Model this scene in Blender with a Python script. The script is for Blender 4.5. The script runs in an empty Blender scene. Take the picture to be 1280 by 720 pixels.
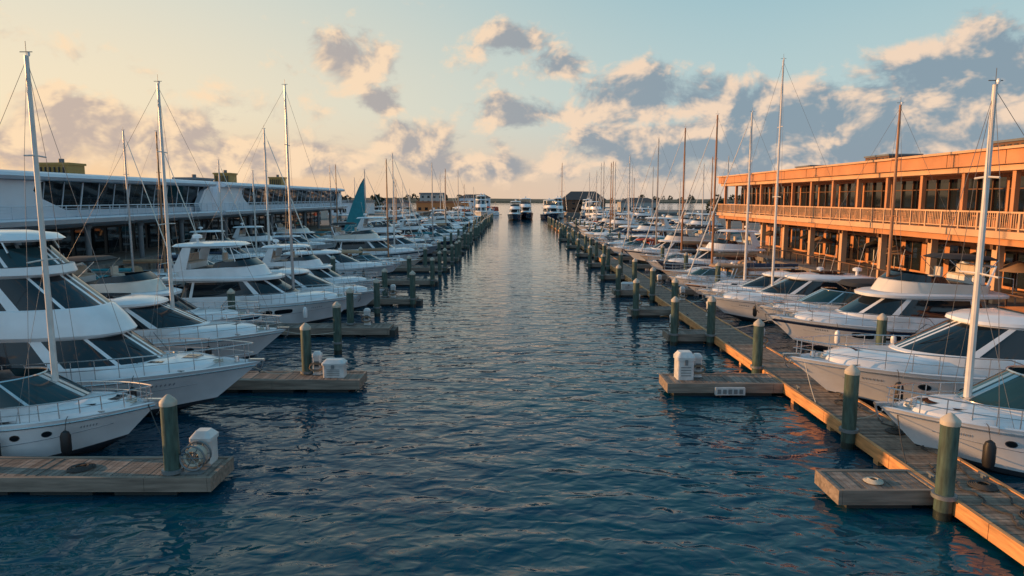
import bpy, math, random
from math import sin, cos, pi, radians, atan2, atan
random.seed(7)
scene = bpy.context.scene
COL = scene.collection

# ------------------------------------------------------------------ materials
MATS = {}
def mat(name, col, rough=0.5, metal=0.0, var=0.12, scale=3.0, bump=0.0, coat=0.0, island=0.0, stretch=(1,1,1), spec=0.5):
    m = bpy.data.materials.new(name); m.use_nodes = True
    nt = m.node_tree; b = nt.nodes["Principled BSDF"]
    b.inputs["Roughness"].default_value = rough
    b.inputs["Metallic"].default_value = metal
    b.inputs["Coat Weight"].default_value = coat
    b.inputs["Specular IOR Level"].default_value = spec
    tc = nt.nodes.new("ShaderNodeTexCoord")
    mp = nt.nodes.new("ShaderNodeMapping"); mp.inputs["Scale"].default_value = stretch
    nt.links.new(tc.outputs["Object"], mp.inputs[0])
    n = nt.nodes.new("ShaderNodeTexNoise"); n.inputs["Scale"].default_value = scale; n.inputs["Detail"].default_value = 4
    nt.links.new(mp.outputs[0], n.inputs["Vector"])
    r = nt.nodes.new("ShaderNodeMapRange"); r.inputs[1].default_value=0.3; r.inputs[2].default_value=0.7
    r.inputs[3].default_value = 1-var; r.inputs[4].default_value = 1+var*0.6
    nt.links.new(n.outputs[0], r.inputs[0])
    src = r.outputs[0]
    if island > 0:
        g = nt.nodes.new("ShaderNodeNewGeometry")
        r2 = nt.nodes.new("ShaderNodeMapRange"); r2.inputs[3].default_value=1-island; r2.inputs[4].default_value=1+island
        nt.links.new(g.outputs["Random Per Island"], r2.inputs[0])
        mu = nt.nodes.new("ShaderNodeMath"); mu.operation='MULTIPLY'
        nt.links.new(src, mu.inputs[0]); nt.links.new(r2.outputs[0], mu.inputs[1]); src = mu.outputs[0]
    vm = nt.nodes.new("ShaderNodeVectorMath"); vm.operation='SCALE'; vm.inputs[0].default_value = col
    nt.links.new(src, vm.inputs["Scale"]); nt.links.new(vm.outputs[0], b.inputs["Base Color"])
    if bump > 0:
        bp = nt.nodes.new("ShaderNodeBump"); bp.inputs["Strength"].default_value = bump; bp.inputs["Distance"].default_value=0.03
        nt.links.new(n.outputs[0], bp.inputs["Height"]); nt.links.new(bp.outputs[0], b.inputs["Normal"])
    MATS[name] = m; return m
mat("gelcoat_white",(0.78,0.80,0.82),0.2,var=0.10,scale=1.2,coat=0.35)
mat("gelcoat_cream",(0.70,0.66,0.59),0.25,var=0.08,scale=1.2,coat=0.3)
mat("deck_nonskid",(0.52,0.53,0.54),0.65,var=0.16,scale=6)
mat("hull_navy",(0.02,0.035,0.08),0.2,coat=0.5)
mat("hull_grey",(0.33,0.36,0.40),0.25,coat=0.3)
mat("boot_dark",(0.03,0.035,0.045),0.5)
mat("tint_glass",(0.010,0.016,0.022),0.05,var=0.3,scale=0.8,spec=0.6)
mat("screen_glass",(0.015,0.045,0.055),0.05,var=0.3,scale=0.8,spec=0.6)
mat("chrome",(0.6,0.6,0.6),0.25,metal=0.9)
mat("canvas_navy",(0.03,0.05,0.09),0.85,bump=0.2)
mat("canvas_tan",(0.35,0.22,0.13),0.85,bump=0.2)
mat("canvas_black",(0.025,0.027,0.03),0.85,bump=0.2)
mat("canvas_teal",(0.03,0.25,0.30),0.8,bump=0.2)
mat("canvas_red",(0.45,0.07,0.03),0.8,bump=0.2)
mat("vinyl_seat",(0.55,0.48,0.40),0.6)
mat("rubber_black",(0.015,0.015,0.017),0.5)
mat("mast_white",(0.66,0.64,0.61),0.35)
mat("mast_wood",(0.36,0.17,0.08),0.4)
mat("mast_alu",(0.42,0.42,0.42),0.35,metal=0.5)
mat("wire",(0.18,0.18,0.18),0.4,metal=0.4)
mat("rope",(0.5,0.46,0.38),0.9)
mat("rope_dark",(0.05,0.05,0.05),0.9)
mat("teak",(0.33,0.17,0.08),0.6,var=0.25,scale=2,stretch=(1,12,1))
mat("dock_plank",(0.22,0.165,0.125),0.75,var=0.4,scale=2.2,bump=0.6,island=0.38,stretch=(3,1,1))
mat("dock_plank_x",(0.20,0.165,0.14),0.75,var=0.4,scale=2.2,bump=0.6,island=0.38,stretch=(1,3,1))
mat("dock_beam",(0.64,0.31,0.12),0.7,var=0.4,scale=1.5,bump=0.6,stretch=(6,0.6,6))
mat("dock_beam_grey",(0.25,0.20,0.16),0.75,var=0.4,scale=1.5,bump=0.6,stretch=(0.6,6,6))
mat("float_dark",(0.03,0.035,0.035),0.7)
mat("pile_green",(0.060,0.105,0.085),0.65,var=0.5,scale=2.5,bump=0.5,stretch=(4,4,0.8))
mat("pile_cap",(0.48,0.43,0.35),0.6,var=0.2)
mat("pile_wet",(0.02,0.03,0.025),0.4,var=0.4)
mat("pedestal_white",(0.60,0.60,0.59),0.4,var=0.2)
mat("steel_grey",(0.2,0.22,0.23),0.5,metal=0.3)
mat("bldg_white",(0.58,0.66,0.74),0.45,var=0.10,scale=0.4)
mat("bldg_grey",(0.14,0.16,0.18),0.6)
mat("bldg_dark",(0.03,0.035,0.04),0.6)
mat("bldg_glass",(0.012,0.018,0.024),0.04,var=0.5,scale=0.3,spec=0.6)
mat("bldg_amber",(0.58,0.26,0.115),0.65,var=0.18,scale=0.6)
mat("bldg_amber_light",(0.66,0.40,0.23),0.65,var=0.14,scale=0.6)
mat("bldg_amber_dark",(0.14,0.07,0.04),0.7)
mat("yellow_plant",(0.33,0.20,0.05),0.6)
mat("quay",(0.20,0.18,0.165),0.85,var=0.3,bump=0.3)
mat("land_green",(0.05,0.06,0.04),0.9,var=0.4,scale=0.05)
mat("foliage",(0.035,0.05,0.03),0.9,var=0.5,scale=0.4)
mat("roof_dark",(0.06,0.055,0.055),0.7)
mat("roof_terra",(0.3,0.12,0.06),0.7)
mat("wall_pale",(0.42,0.40,0.38),0.7)
mat("orange_shed",(0.55,0.2,0.06),0.6)

def water_mat():
    m = bpy.data.materials.new("water"); m.use_nodes=True; nt=m.node_tree; b=nt.nodes["Principled BSDF"]
    b.inputs["Roughness"].default_value=0.04; b.inputs["IOR"].default_value=1.33
    geo=nt.nodes.new("ShaderNodeNewGeometry")
    def noise(sc,st,det,rough=0.5,rot=0.0,dist=0.0):
        mp=nt.nodes.new("ShaderNodeMapping"); mp.inputs["Scale"].default_value=st; mp.inputs["Rotation"].default_value=(0,0,rot)
        nt.links.new(geo.outputs["Position"],mp.inputs[0])
        n=nt.nodes.new("ShaderNodeTexNoise"); n.inputs["Scale"].default_value=sc; n.inputs["Detail"].default_value=det
        n.inputs["Roughness"].default_value=rough; n.inputs["Distortion"].default_value=dist
        nt.links.new(mp.outputs[0],n.inputs["Vector"]); return n.outputs[0]
    a=noise(0.95,(0.6,1.0,1),1.5,0.45,0.35,0.5)
    c=noise(2.6,(0.7,1.0,1),1.5,0.5,-0.4,0.5)
    e=noise(0.09,(1,.6,1),2)
    def math(op,x,y):
        q=nt.nodes.new("ShaderNodeMath"); q.operation=op
        for i,v in enumerate((x,y)):
            if hasattr(v,'links'): nt.links.new(v,q.inputs[i])
            else: q.inputs[i].default_value=v
        return q.outputs[0]
    h=math('ADD',a,math('MULTIPLY',c,0.30))
    amp=math('ADD',math('MULTIPLY',e,1.4),0.3)
    sp=nt.nodes.new("ShaderNodeSeparateXYZ"); nt.links.new(geo.outputs["Position"],sp.inputs[0])
    # choppier near the fairway mouth, sheltered and calmer up the channel
    r=nt.nodes.new("ShaderNodeMapRange"); r.interpolation_type='SMOOTHSTEP'; nt.links.new(sp.outputs[1],r.inputs[0])
    r.inputs[1].default_value=12; r.inputs[2].default_value=85; r.inputs[3].default_value=1.0; r.inputs[4].default_value=0.26
    h=math('MULTIPLY',math('MULTIPLY',h,amp),r.outputs[0])
    bp=nt.nodes.new("ShaderNodeBump"); bp.inputs["Strength"].default_value=1.0; bp.inputs["Distance"].default_value=0.20
    nt.links.new(h,bp.inputs["Height"]); nt.links.new(bp.outputs[0],b.inputs["Normal"])
    mx=nt.nodes.new("ShaderNodeMix"); mx.data_type='RGBA'
    mx.inputs[6].default_value=(0.0003,0.030,0.058,1); mx.inputs[7].default_value=(0.0006,0.062,0.100,1)
    nt.links.new(e,mx.inputs[0]); nt.links.new(mx.outputs[2],b.inputs["Base Color"])
    MATS["water"]=m
water_mat()

# ------------------------------------------------------------------ mesh builder
def spow(a,p): return math.copysign(abs(a)**p,a)
class MB:
    def __init__(s): s.v=[];s.f=[];s.m=[];s.mats=[]
    def mi(s,n):
        if n not in s.mats: s.mats.append(n)
        return s.mats.index(n)
    def add(s,vs,fs,m):
        o=len(s.v); s.v+=vs; k=s.mi(m)
        for f in fs: s.f.append([i+o for i in f]); s.m.append(k)
    def box(s,x0,x1,y0,y1,z0,z1,m,jit=0):
        j=random.uniform(-jit,jit) if jit else 0
        vs=[(x0,y0,z0),(x1,y0,z0),(x1,y1,z0),(x0,y1,z0),(x0,y0,z1+j),(x1,y0,z1+j),(x1,y1,z1+j),(x0,y1,z1+j)]
        s.add(vs,[(0,3,2,1),(4,5,6,7),(0,1,5,4),(1,2,6,5),(2,3,7,6),(3,0,4,7)],m)
    def prism(s,poly,axis,a0,a1,m):
        n=len(poly)
        if axis=='y': vs=[(p[0],a0,p[1]) for p in poly]+[(p[0],a1,p[1]) for p in poly]
        elif axis=='x': vs=[(a0,p[0],p[1]) for p in poly]+[(a1,p[0],p[1]) for p in poly]
        else: vs=[(p[0],p[1],a0) for p in poly]+[(p[0],p[1],a1) for p in poly]
        fs=[tuple(range(n))[::-1],tuple(range(n,2*n))]+[(i,(i+1)%n,n+(i+1)%n,n+i) for i in range(n)]
        s.add(vs,fs,m)
    def rings(s,R,m,closed=True,cap0=False,cap1=False):
        n=len(R[0]); vs=[p for r in R for p in r]; fs=[]
        for i in range(len(R)-1):
            for k in range(n if closed else n-1):
                fs.append((i*n+k,i*n+(k+1)%n,(i+1)*n+(k+1)%n,(i+1)*n+k))
        if cap0: fs.append(tuple(range(n))[::-1])
        if cap1: fs.append(tuple((len(R)-1)*n+k for k in range(n)))
        s.add(vs,fs,m)
    def cyl(s,x,y,z0,z1,r0,r1,m,n=12,cap=True):
        R=[[(x+r*cos(2*pi*k/n),y+r*sin(2*pi*k/n),z) for k in range(n)] for z,r in ((z0,r0),(z1,r1))]
        s.rings(R,m,True,cap,cap)
    def lathe(s,x,y,prof,m,n=14):
        R=[[(x+r*cos(2*pi*k/n),y+r*sin(2*pi*k/n),z) for k in range(n)] for z,r in prof]
        s.rings(R,m,True,True,True)
    def tube(s,pts,r,m,n=5,r1=None):
        R=[]; N=len(pts)
        for i,p in enumerate(pts):
            a=pts[max(0,i-1)]; b=pts[min(N-1,i+1)]
            d=[b[j]-a[j] for j in range(3)]; l=math.sqrt(sum(q*q for q in d)) or 1; d=[q/l for q in d]
            up=(0,0,1) if abs(d[2])<0.9 else (1,0,0)
            u=(d[1]*up[2]-d[2]*up[1],d[2]*up[0]-d[0]*up[2],d[0]*up[1]-d[1]*up[0]); l=math.sqrt(sum(q*q for q in u)); u=[q/l for q in u]
            w=(d[1]*u[2]-d[2]*u[1],d[2]*u[0]-d[0]*u[2],d[0]*u[1]-d[1]*u[0])
            rr=r if r1 is None else r+(r1-r)*i/(N-1)
            R.append([tuple(p[j]+rr*(cos(2*pi*k/n)*u[j]+sin(2*pi*k/n)*w[j]) for j in range(3)) for k in range(n)])
        s.rings(R,m,True,True,True)
    def stack(s,R,ms,cap=None,N=128,mull=(),na=8,fc=0.45):
        pts=[]
        for (xa,xf,w,za,zf,nf) in R:
            xc=xa+(xf-xa)*fc; ring=[]
            for k in range(N):
                c=cos(2*pi*(k+.5)/N); q=sin(2*pi*(k+.5)/N)
                if c>0: x=xc+(xf-xc)*abs(c)**(2/nf); y=w*spow(q,2/nf)
                else: x=xc-(xc-xa)*abs(c)**(2/na); y=w*spow(q,2/na)
                ring.append((x,y,za+(zf-za)*(x-xa)/(xf-xa)))
            pts.append(ring)
        o=len(s.v); s.v+=[p for r in pts for p in r]
        mu=set(); 
        for k in mull: mu.add(k); mu.add((N-2-k)%N)
        for i,m in enumerate(ms):
            for k in range(N):
                mm=m
                if isinstance(m,tuple): mm=m[1] if k in mu else m[0]
                s.f.append([o+i*N+k,o+i*N+(k+1)%N,o+(i+1)*N+(k+1)%N,o+(i+1)*N+k]); s.m.append(s.mi(mm))
        if cap:
            s.f.append([o+(len(R)-1)*N+k for k in range(N)]); s.m.append(s.mi(cap))
    def mesh(s,name,smooth=True,ang=35):
        me=bpy.data.meshes.new(name); me.from_pydata(s.v,[],s.f)
        for n in s.mats: me.materials.append(MATS[n])
        me.polygons.foreach_set("material_index",s.m)
        me.update(); 
        if smooth:
            me.polygons.foreach_set("use_smooth",[True]*len(s.f)); me.set_sharp_from_angle(angle=radians(ang))
        return me
    def obj(s,name,parent=None,smooth=True,loc=(0,0,0)):
        o=bpy.data.objects.new(name,s.mesh(name,smooth)); COL.objects.link(o); o.location=loc
        if parent: o.parent=parent
        return o
def empty(name,loc=(0,0,0),rot=0,sc=1):
    e=bpy.data.objects.new(name,None); COL.objects.link(e); e.location=loc; e.rotation_euler=(0,0,rot); e.scale=(sc,sc,sc); e.empty_display_size=0.3
    return e

# ------------------------------------------------------------------ boats
class Hull:
    def __init__(h,L,B,fa,fb,rake=0.13,sail=False):
        h.L=L;h.B=B;h.fa=fa;h.fb=fb;h.rake=rake*L;h.sail=sail
    def hb(h,s):
        b=h.B/2
        if h.sail:
            u=(s-.45)/.55 if s>.45 else (.45-s)/.45
            return b*(1-u**2.1) if s>.45 else b*(1-.28*u**2)
        return b*(.93+.07*s/.45) if s<.45 else b*max(0,1-((s-.45)/.55)**2.7)
    def zs(h,s): return h.fa+(h.fb-h.fa)*s**1.6
    def pt(h,s,t,side=1,off=0.0):
        u=max(0,(s-.45)/.55); b=h.hb(s)
        bc=b*(0.9 if not h.sail else .6)*max(0,1-u**1.6*.75) if s<1 else 0
        zc=-.05+(.45*u**2)
        z=zc+(h.zs(s)-zc)*t
        y=bc+(b-bc)*(t**(1+.7*u) if not h.sail else t**.6)
        x=s*h.L-h.rake*(1-t)*u**1.5
        return (x+off*.3*u,side*(y+off),z)
    def build(h,hullmat="gelcoat_white",stripe=None,windows='port'):
        mb=MB(); S=[i/22 for i in range(23)]; S=[1-(1-s)**1.15 for s in S]
        T=[0,.10,.22,.36,.5,.64,.78,.9,1.0]
        for side in (1,-1):
            vs=[];nT=len(T)+1
            for s in S:
                c=h.pt(s,0,side); k=(c[0]-.06*h.L*max(0,(s-.6)/.4)**2,0,min(c[2]-.02,-.5+.7*max(0,(s-.55)/.45)**2))
                vs.append(k); vs+=[h.pt(s,t,side) for t in T]
            for i in range(len(S)-1):
                for j in range(nT-1):
                    q=[i*nT+j,(i+1)*nT+j,(i+1)*nT+j+1,i*nT+j+1]
                    if side<0: q=q[::-1]
                    m=hullmat
                    if j<=1: m="boot_dark"
                    if stripe and j==7: m=stripe
                    mb.add([vs[a] for a in q],[(0,1,2,3)],m)
        tr=[h.pt(0,t,1) for t in T]+[h.pt(0,t,-1) for t in T[::-1]]
        mb.add(tr,[tuple(range(len(tr)))],hullmat)
        for i in range(len(S)-1):
            for side in (1,-1):
                a=[];
                for s in (S[i],S[i+1]):
                    p=h.pt(s,1,side); b=abs(p[1]); n1=max(0,b-.09); n2=max(0,b-.13)
                    a.append([p,(p[0]-.02,side*n1,p[2]+.02),(p[0]-.04,side*n2,p[2]-.05),(p[0]-.05,side*n2*.5,p[2]-.01),(p[0]-.05,0,p[2]+.03)])
                for k in range(4):
                    q=[a[0][k],a[1][k],a[1][k+1],a[0][k+1]]
                    if side>0: pass
                    else: q=q[::-1]
                    mb.add(q,[(0,1,2,3)],hullmat if k<2 else "deck_nonskid")
        for side in (1,-1):
            mb.tube([h.pt(s,.9,side,.015) for s in S[:-1]]+[h.pt(.9995,.9,side,.01)],.03,"chrome" if not h.sail else "teak",n=5)
        def patch(s0,s1,t0,t1,n,m,oval=True,off=.012):
            for side in (1,-1):
                pts=[]
                for k in range(n):
                    a=2*pi*k/n; e=1.0 if oval else .5
                    pts.append(h.pt((s0+s1)/2+(s1-s0)/2*spow(cos(a),e),(t0+t1)/2+(t1-t0)/2*spow(sin(a),e),side,off))
                if side<0: pts=pts[::-1]
                mb.add(pts,[tuple(range(n))],m)
        if windows=='port':
            for s in (.5,.6,.7): patch(s-.017,s+.017,.60,.76,16,"chrome",True,.010); patch(s-.014,s+.014,.62,.74,16,"tint_glass",True,.02)
        elif windows=='long':
            for a,b in ((.40,.50),(.51,.61),(.62,.71)): patch(a,b,.58,.76,20,"tint_glass",False)
        elif windows=='small':
            for s in (.35,.45,.55,.65): patch(s-.012,s+.012,.6,.74,14,"tint_glass",False)
        if not h.sail:
            for side in (1,-1):
                mb.tube([h.pt(.1+.8*k/14,.46+.16*(k/14)**2,side,.004) for k in range(15)],.012,"hull_grey",4)
            for k in range(6): patch(.80+k*.009,.805+k*.009,.67,.75,4,"hull_grey",False,.012)
        return mb
def weld(mb):
    d={};remap=[];nv=[]
    for p in mb.v:
        k=(round(p[0],4),round(p[1],4),round(p[2],4))
        if k not in d: d[k]=len(nv); nv.append(p)
        remap.append(d[k])
    nf=[];nm=[]
    for f,m in zip(mb.f,mb.m):
        g=[]
        for i in f:
            j=remap[i]
            if j not in g: g.append(j)
        if len(g)>2: nf.append(g); nm.append(m)
    mb.v=nv; mb.f=nf; mb.m=nm
    return mb

def bow_rail(h,s0=.45,ht=.62,n=9):
    mb=MB()
    for zf,r in ((1,.022),(.5,.013)):
        pts=[]
        S=[s0+(.985-s0)*i/16 for i in range(17)]
        for s in S:
            p=h.pt(s,1,1,-.10); pts.append((p[0]-.02,max(0.0,p[1]),p[2]+ht*zf*min(1,(s-s0)/.05+.05)))
        full=pts+[(x,-y,z) for x,y,z in pts[::-1]]
        mb.tube(full,r,"chrome",n=5)
    for i in range(1,n):
        s=s0+(.97-s0)*i/(n-1)
        for side in (1,-1):
            p=h.pt(s,1,side,-.10)
            mb.tube([(p[0],p[1],p[2]),(p[0]-.02,p[1],p[2]+ht)],.016,"chrome",n=5)
    return mb
def details(h,fender="rubber_black",hatch=((.78,0),(.68,.55),(.68,-.55)),zoff=.30,S=1):
    mb=MB()
    x=h.L
    mb.box(x-.45,x+.12,-.07,.07,h.fb+.02,h.fb+.09,"chrome")
    mb.tube([(x+.1,0,h.fb+.02),(x+.02,0,h.fb-.3),(x-.1,0,h.fb-.42)],.03,"chrome")
    mb.cyl(x-.9,0,h.fb-.02,h.fb+.18,.09,.07,"chrome",10)
    for s in (.1,.4,.85):
        for side in (1,-1):
            p=h.pt(s,1,side,-.06); mb.box(p[0]-.12,p[0]+.12,p[1]-.02,p[1]+.02,p[2]+.04,p[2]+.07,"chrome"); mb.box(p[0]-.04,p[0]+.04,p[1]-.02,p[1]+.02,p[2],p[2]+.05,"chrome")
    for s,y in hatch:
        z=h.zs(s)+zoff; xx=s*h.L
        mb.box(xx-.29,xx+.29,y-.29,y+.29,z-.02,z+.03,"chrome"); mb.box(xx-.25,xx+.25,y-.25,y+.25,z+.02,z+.045,"tint_glass")
    for s in (.3,.55,.76):
        for side in (1,-1):
            p=h.pt(s,1,side,.16)
            mb.lathe(p[0],p[1],[(p[2]-1.02,.03),(p[2]-.97,.11),(p[2]-.85,.14),(p[2]-.45,.14),(p[2]-.33,.10),(p[2]-.28,.03)],fender,10)
            q=h.pt(s,1,side,-.08); mb.tube([(p[0],p[1],p[2]-.3),(p[0],p[1]-.1*side,p[2]+.03),(q[0],q[1],q[2]+.06)],.012,"rope_dark",4)
    z=h.zs(.9)+.03
    mb.tube([(.9*h.L+.16*cos(k*pi/5),.16*sin(k*pi/5),z+.006*k) for k in range(22)],.02,"rope",4)
    return mb
def trunk(h,xa,xf,w,ht,m="gelcoat_white"):
    mb=MB(); z=lambda x:h.zs(max(0,min(1,x/h.L)))
    za,zf=z(xa),z(xf)
    mb.stack([(xa,xf,w,za-.08,zf-.08,2.0),(xa,xf-.08,w-.03,za+ht*.5,zf+ht*.25,2.0),(xa,xf-.35,w-.12,za+ht*.85,zf+ht*.55,2.0),(xa,xf-.7,w-.3,za+ht,zf+ht*.72,2.0),(xa+.2,xf-1.6,w*.45,za+ht+.04,zf+ht*.85,2.0)],[m]*4,cap="deck_nonskid",N=64)
    return mb
def seat(mb,x0,x1,y0,y1,z,m="vinyl_seat"):
    mb.box(x0,x1,y0,y1,z,z+.4,"gelcoat_white"); mb.box(x0+.02,x1-.02,y0+.02,y1-.02,z+.4,z+.5,m); mb.box(x0,x0+.14,y0+.02,y1-.02,z+.5,z+.95,m)
def platform(mb,h):
    mb.box(-.9,0.02,-h.B*.42,h.B*.42,.28,.38,"teak")
def sport(win='port'):
    h=Hull(8.6,3.0,1.05,1.55); P={}
    P["hull"]=weld(h.build("gelcoat_white",None,win))
    P["foredeck_trunk"]=trunk(h,4.6,7.9,1.12,.30)
    c=MB()
    c.stack([(.3,6.5,1.30,1.0,1.40,2.2),(.3,6.4,1.28,1.55,1.74,2.2)],["gelcoat_white"],cap="boot_dark",N=96)
    c.stack([(1.2,6.42,1.26,1.58,1.76,2.2),(1.7,5.1,1.10,2.12,2.42,2.3)],[("screen_glass","chrome")],N=128,mull=(0,1,18,31))
    pts=[]
    for k in range(-26,27):
        a=2*pi*k/128
        pts.append((1.7+3.4*.45+(3.4*.55)*abs(cos(a))**(2/2.3),1.10*spow(sin(a),2/2.3),2.13+.3*(1.53+1.87*abs(cos(a))**(2/2.3))/3.4))
    c.tube(pts,.035,"chrome",5)
    P["cockpit_windscreen"]=c
    d=MB(); seat(d,.4,1.0,-1.0,1.0,1.25); seat(d,2.6,3.1,.2,.85,1.5); seat(d,2.6,3.1,-.85,-.2,1.5)
    d.box(3.6,4.3,.2,.9,1.7,2.1,"boot_dark"); platform(d,h)
    for dx in (0,.35):
        d.tube([(1.9+dx,-1.3,1.4),(1.5+dx,-1.2,2.5),(1.4+dx,-.9,2.85),(1.4+dx,.9,2.85),(1.5+dx,1.2,2.5),(1.9+dx,1.3,1.4)],.06,"gelcoat_white",8)
    d.box(1.4,1.75,-.9,.9,2.82,2.9,"gelcoat_white"); d.lathe(1.6,0,[(2.9,.25),(3.05,.25),(3.12,.15)],"gelcoat_white")
    d.tube([(1.6,.6,2.9),(1.2,.6,4.6)],.012,"mast_white",4)
    P["seats_and_arch"]=d
    P["bow_rail"]=bow_rail(h,.5,.5); P["deck_fittings"]=details(h,hatch=((.84,0),(.79,.42),(.79,-.42)),zoff=.22)
    return P,h
def canvas_sport(cm):
    P,h=sport('small')
    c=MB()
    c.stack([(.2,4.0,1.22,2.62,2.62,4),(.25,4.1,1.26,2.66,2.66,4),(.3,3.9,1.18,2.82,2.84,4),(.8,3.2,.7,2.9,2.92,4)],[cm]*3,cap=cm,N=64)
    for x in (.4,2.0,3.9):
        for s in (1,-1): c.tube([(2.0,s*1.3,1.5),(x,s*1.2,2.66)],.02,"chrome",5)
    c.stack([(.15,2.4,1.3,1.5,1.5,5),(.3,2.3,1.22,2.6,2.62,5)],[cm],N=48)
    P["bimini_top"]=c
    return P,h
def express(wm="tint_glass",hm="gelcoat_white",win='port'):
    h=Hull(12.5,3.9,1.25,1.75); P={}
    P["hull"]=weld(h.build(hm,None,win)); P["foredeck_trunk"]=trunk(h,6.2,11.3,1.35,.42)
    c=MB()
    c.stack([(1.2,8.9,1.62,1.1,1.5,2.3),(1.2,8.85,1.6,1.75,2.02,2.3),(1.2,8.75,1.58,1.82,2.05,2.3),(1.25,8.68,1.55,1.84,2.07,2.3),(1.9,6.7,1.38,2.72,2.95,2.6),(1.9,6.72,1.40,2.76,2.99,2.6),(1.0,6.85,1.50,2.84,3.02,2.8),(1.0,6.8,1.50,2.96,3.12,2.8),(1.2,6.4,1.35,3.1,3.24,2.8),(2.0,5.5,.9,3.2,3.32,2.8)],
      ["gelcoat_white","gelcoat_white","gelcoat_white",(wm,"gelcoat_white")]+["gelcoat_white"]*5,cap="gelcoat_white",mull=(0,19,20,36,37,38))
    c.box(3.2,4.9,-.7,.7,3.30,3.36,"tint_glass")
    P["cabin"]=c
    d=MB(); platform(d,h); seat(d,.2,.8,-1.2,1.2,1.15)
    d.lathe(2.0,0,[(3.2,.1),(3.45,.1),(3.46,.3),(3.62,.3),(3.7,.15)],"gelcoat_white"); d.tube([(1.6,.9,3.1),(1.1,.9,5.3)],.012,"mast_white",4); d.tube([(1.6,-.9,3.1),(1.1,-.9,5.3)],.012,"mast_white",4)
    for y in (.35,-.35): d.tube([(8.3,y,2.2),(7.3,y*2.1,2.72)],.014,"rubber_black",4)
    P["aft_deck_gear"]=d
    P["bow_rail"]=bow_rail(h,.42,.62,10); P["deck_fittings"]=details(h,hatch=((.80,0),(.74,.0),(.70,.62),(.70,-.62)),zoff=.36)
    return P,h
def flybridge(cm="gelcoat_white",hm="gelcoat_white",stripe=None,top=True):
    h=Hull(12.5,4.0,1.3,1.9); P={}
    P["hull"]=weld(h.build(hm,stripe,'long')); P["foredeck_trunk"]=trunk(h,6.4,11.2,1.4,.38)
    c=MB()
    c.stack([(1.6,8.8,1.68,1.1,1.6,2.4),(1.6,8.75,1.66,1.85,2.1,2.4),(1.6,8.6,1.62,1.92,2.14,2.4),(2.0,7.2,1.5,2.85,2.95,2.7),(2.0,7.25,1.52,2.9,3.0,2.7),(.6,7.7,1.72,3.0,3.02,2.8),(.6,7.72,1.74,3.12,3.16,2.8),(.7,7.4,1.6,3.2,3.26,2.8)],
      ["gelcoat_white","gelcoat_white",("tint_glass","gelcoat_white")]+["gelcoat_white"]*4,cap="deck_nonskid",mull=(10,11,22,23,36,37))
    P["cabin"]=c
    f=MB()
    f.stack([(1.6,6.9,1.5,3.2,3.24,2.6),(1.5,6.5,1.5,3.6,3.85,2.6),(1.52,6.4,1.47,3.62,3.88,2.6)],[cm]*2,cap="boot_dark",N=96)
    f.stack([(3.6,6.35,1.42,3.72,3.9,2.6),(3.9,5.9,1.34,4.05,4.25,2.6)],["tint_glass"],N=96)
    seat(f,1.8,2.4,-1.1,1.1,3.6); seat(f,3.8,4.3,.2,.8,3.6)
    P["flybridge"]=f
    if top:
        t=MB()
        for s in (1,-1):
            t.prism([(1.3,3.5),(2.2,3.5),(2.6,5.0),(2.1,5.0)],'y',s*1.38-.05,s*1.38+.05,"gelcoat_white")
            t.tube([(5.3,s*1.3,3.9),(4.9,s*1.2,5.05)],.035,"chrome",6)
        t.stack([(1.4,5.4,1.4,5.0,5.06,3),(1.3,5.6,1.5,5.06,5.12,3),(1.5,5.3,1.35,5.2,5.26,3),(2.2,4.6,.8,5.28,5.32,3)],["gelcoat_white"]*3,cap="gelcoat_white",N=64)
        t.lathe(2.4,0,[(5.3,.08),(5.5,.08),(5.51,.3),(5.68,.3),(5.75,.12)],"gelcoat_white"); t.tube([(2.0,1,5.2),(1.6,1,7.4)],.012,"mast_white",4)
        P["hardtop"]=t
    else:
        t=MB()
        t.tube([(1.9,-1.4,3.5),(1.5,-1.35,4.6),(1.5,1.35,4.6),(1.9,1.4,3.5)],.07,"gelcoat_white",8)
        t.stack([(1.2,3.9,1.3,4.9,4.95,4),(1.2,4.0,1.32,4.95,5.0,4),(1.5,3.6,1.1,5.1,5.14,4)],["canvas_black"]*2,cap="canvas_black",N=48)
        for s in (1,-1):
            for x in (1.3,3.8): t.tube([(2.5,s*1.4,3.7),(x,s*1.25,4.95)],.02,"chrome",5)
        P["bimini_top"]=t
    d=MB(); platform(d,h)
    d.tube([(.7,-1.6,3.2),(.7,-1.6,4.0),(.7,1.6,4.0),(.7,1.6,3.2)],.02,"chrome",5)
    P["aft_deck_gear"]=d
    P["bow_rail"]=bow_rail(h,.36,.66,11); P["deck_fittings"]=details(h,"gelcoat_white",hatch=((.80,0),(.70,.62),(.70,-.62)),zoff=.33)
    return P,h
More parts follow.
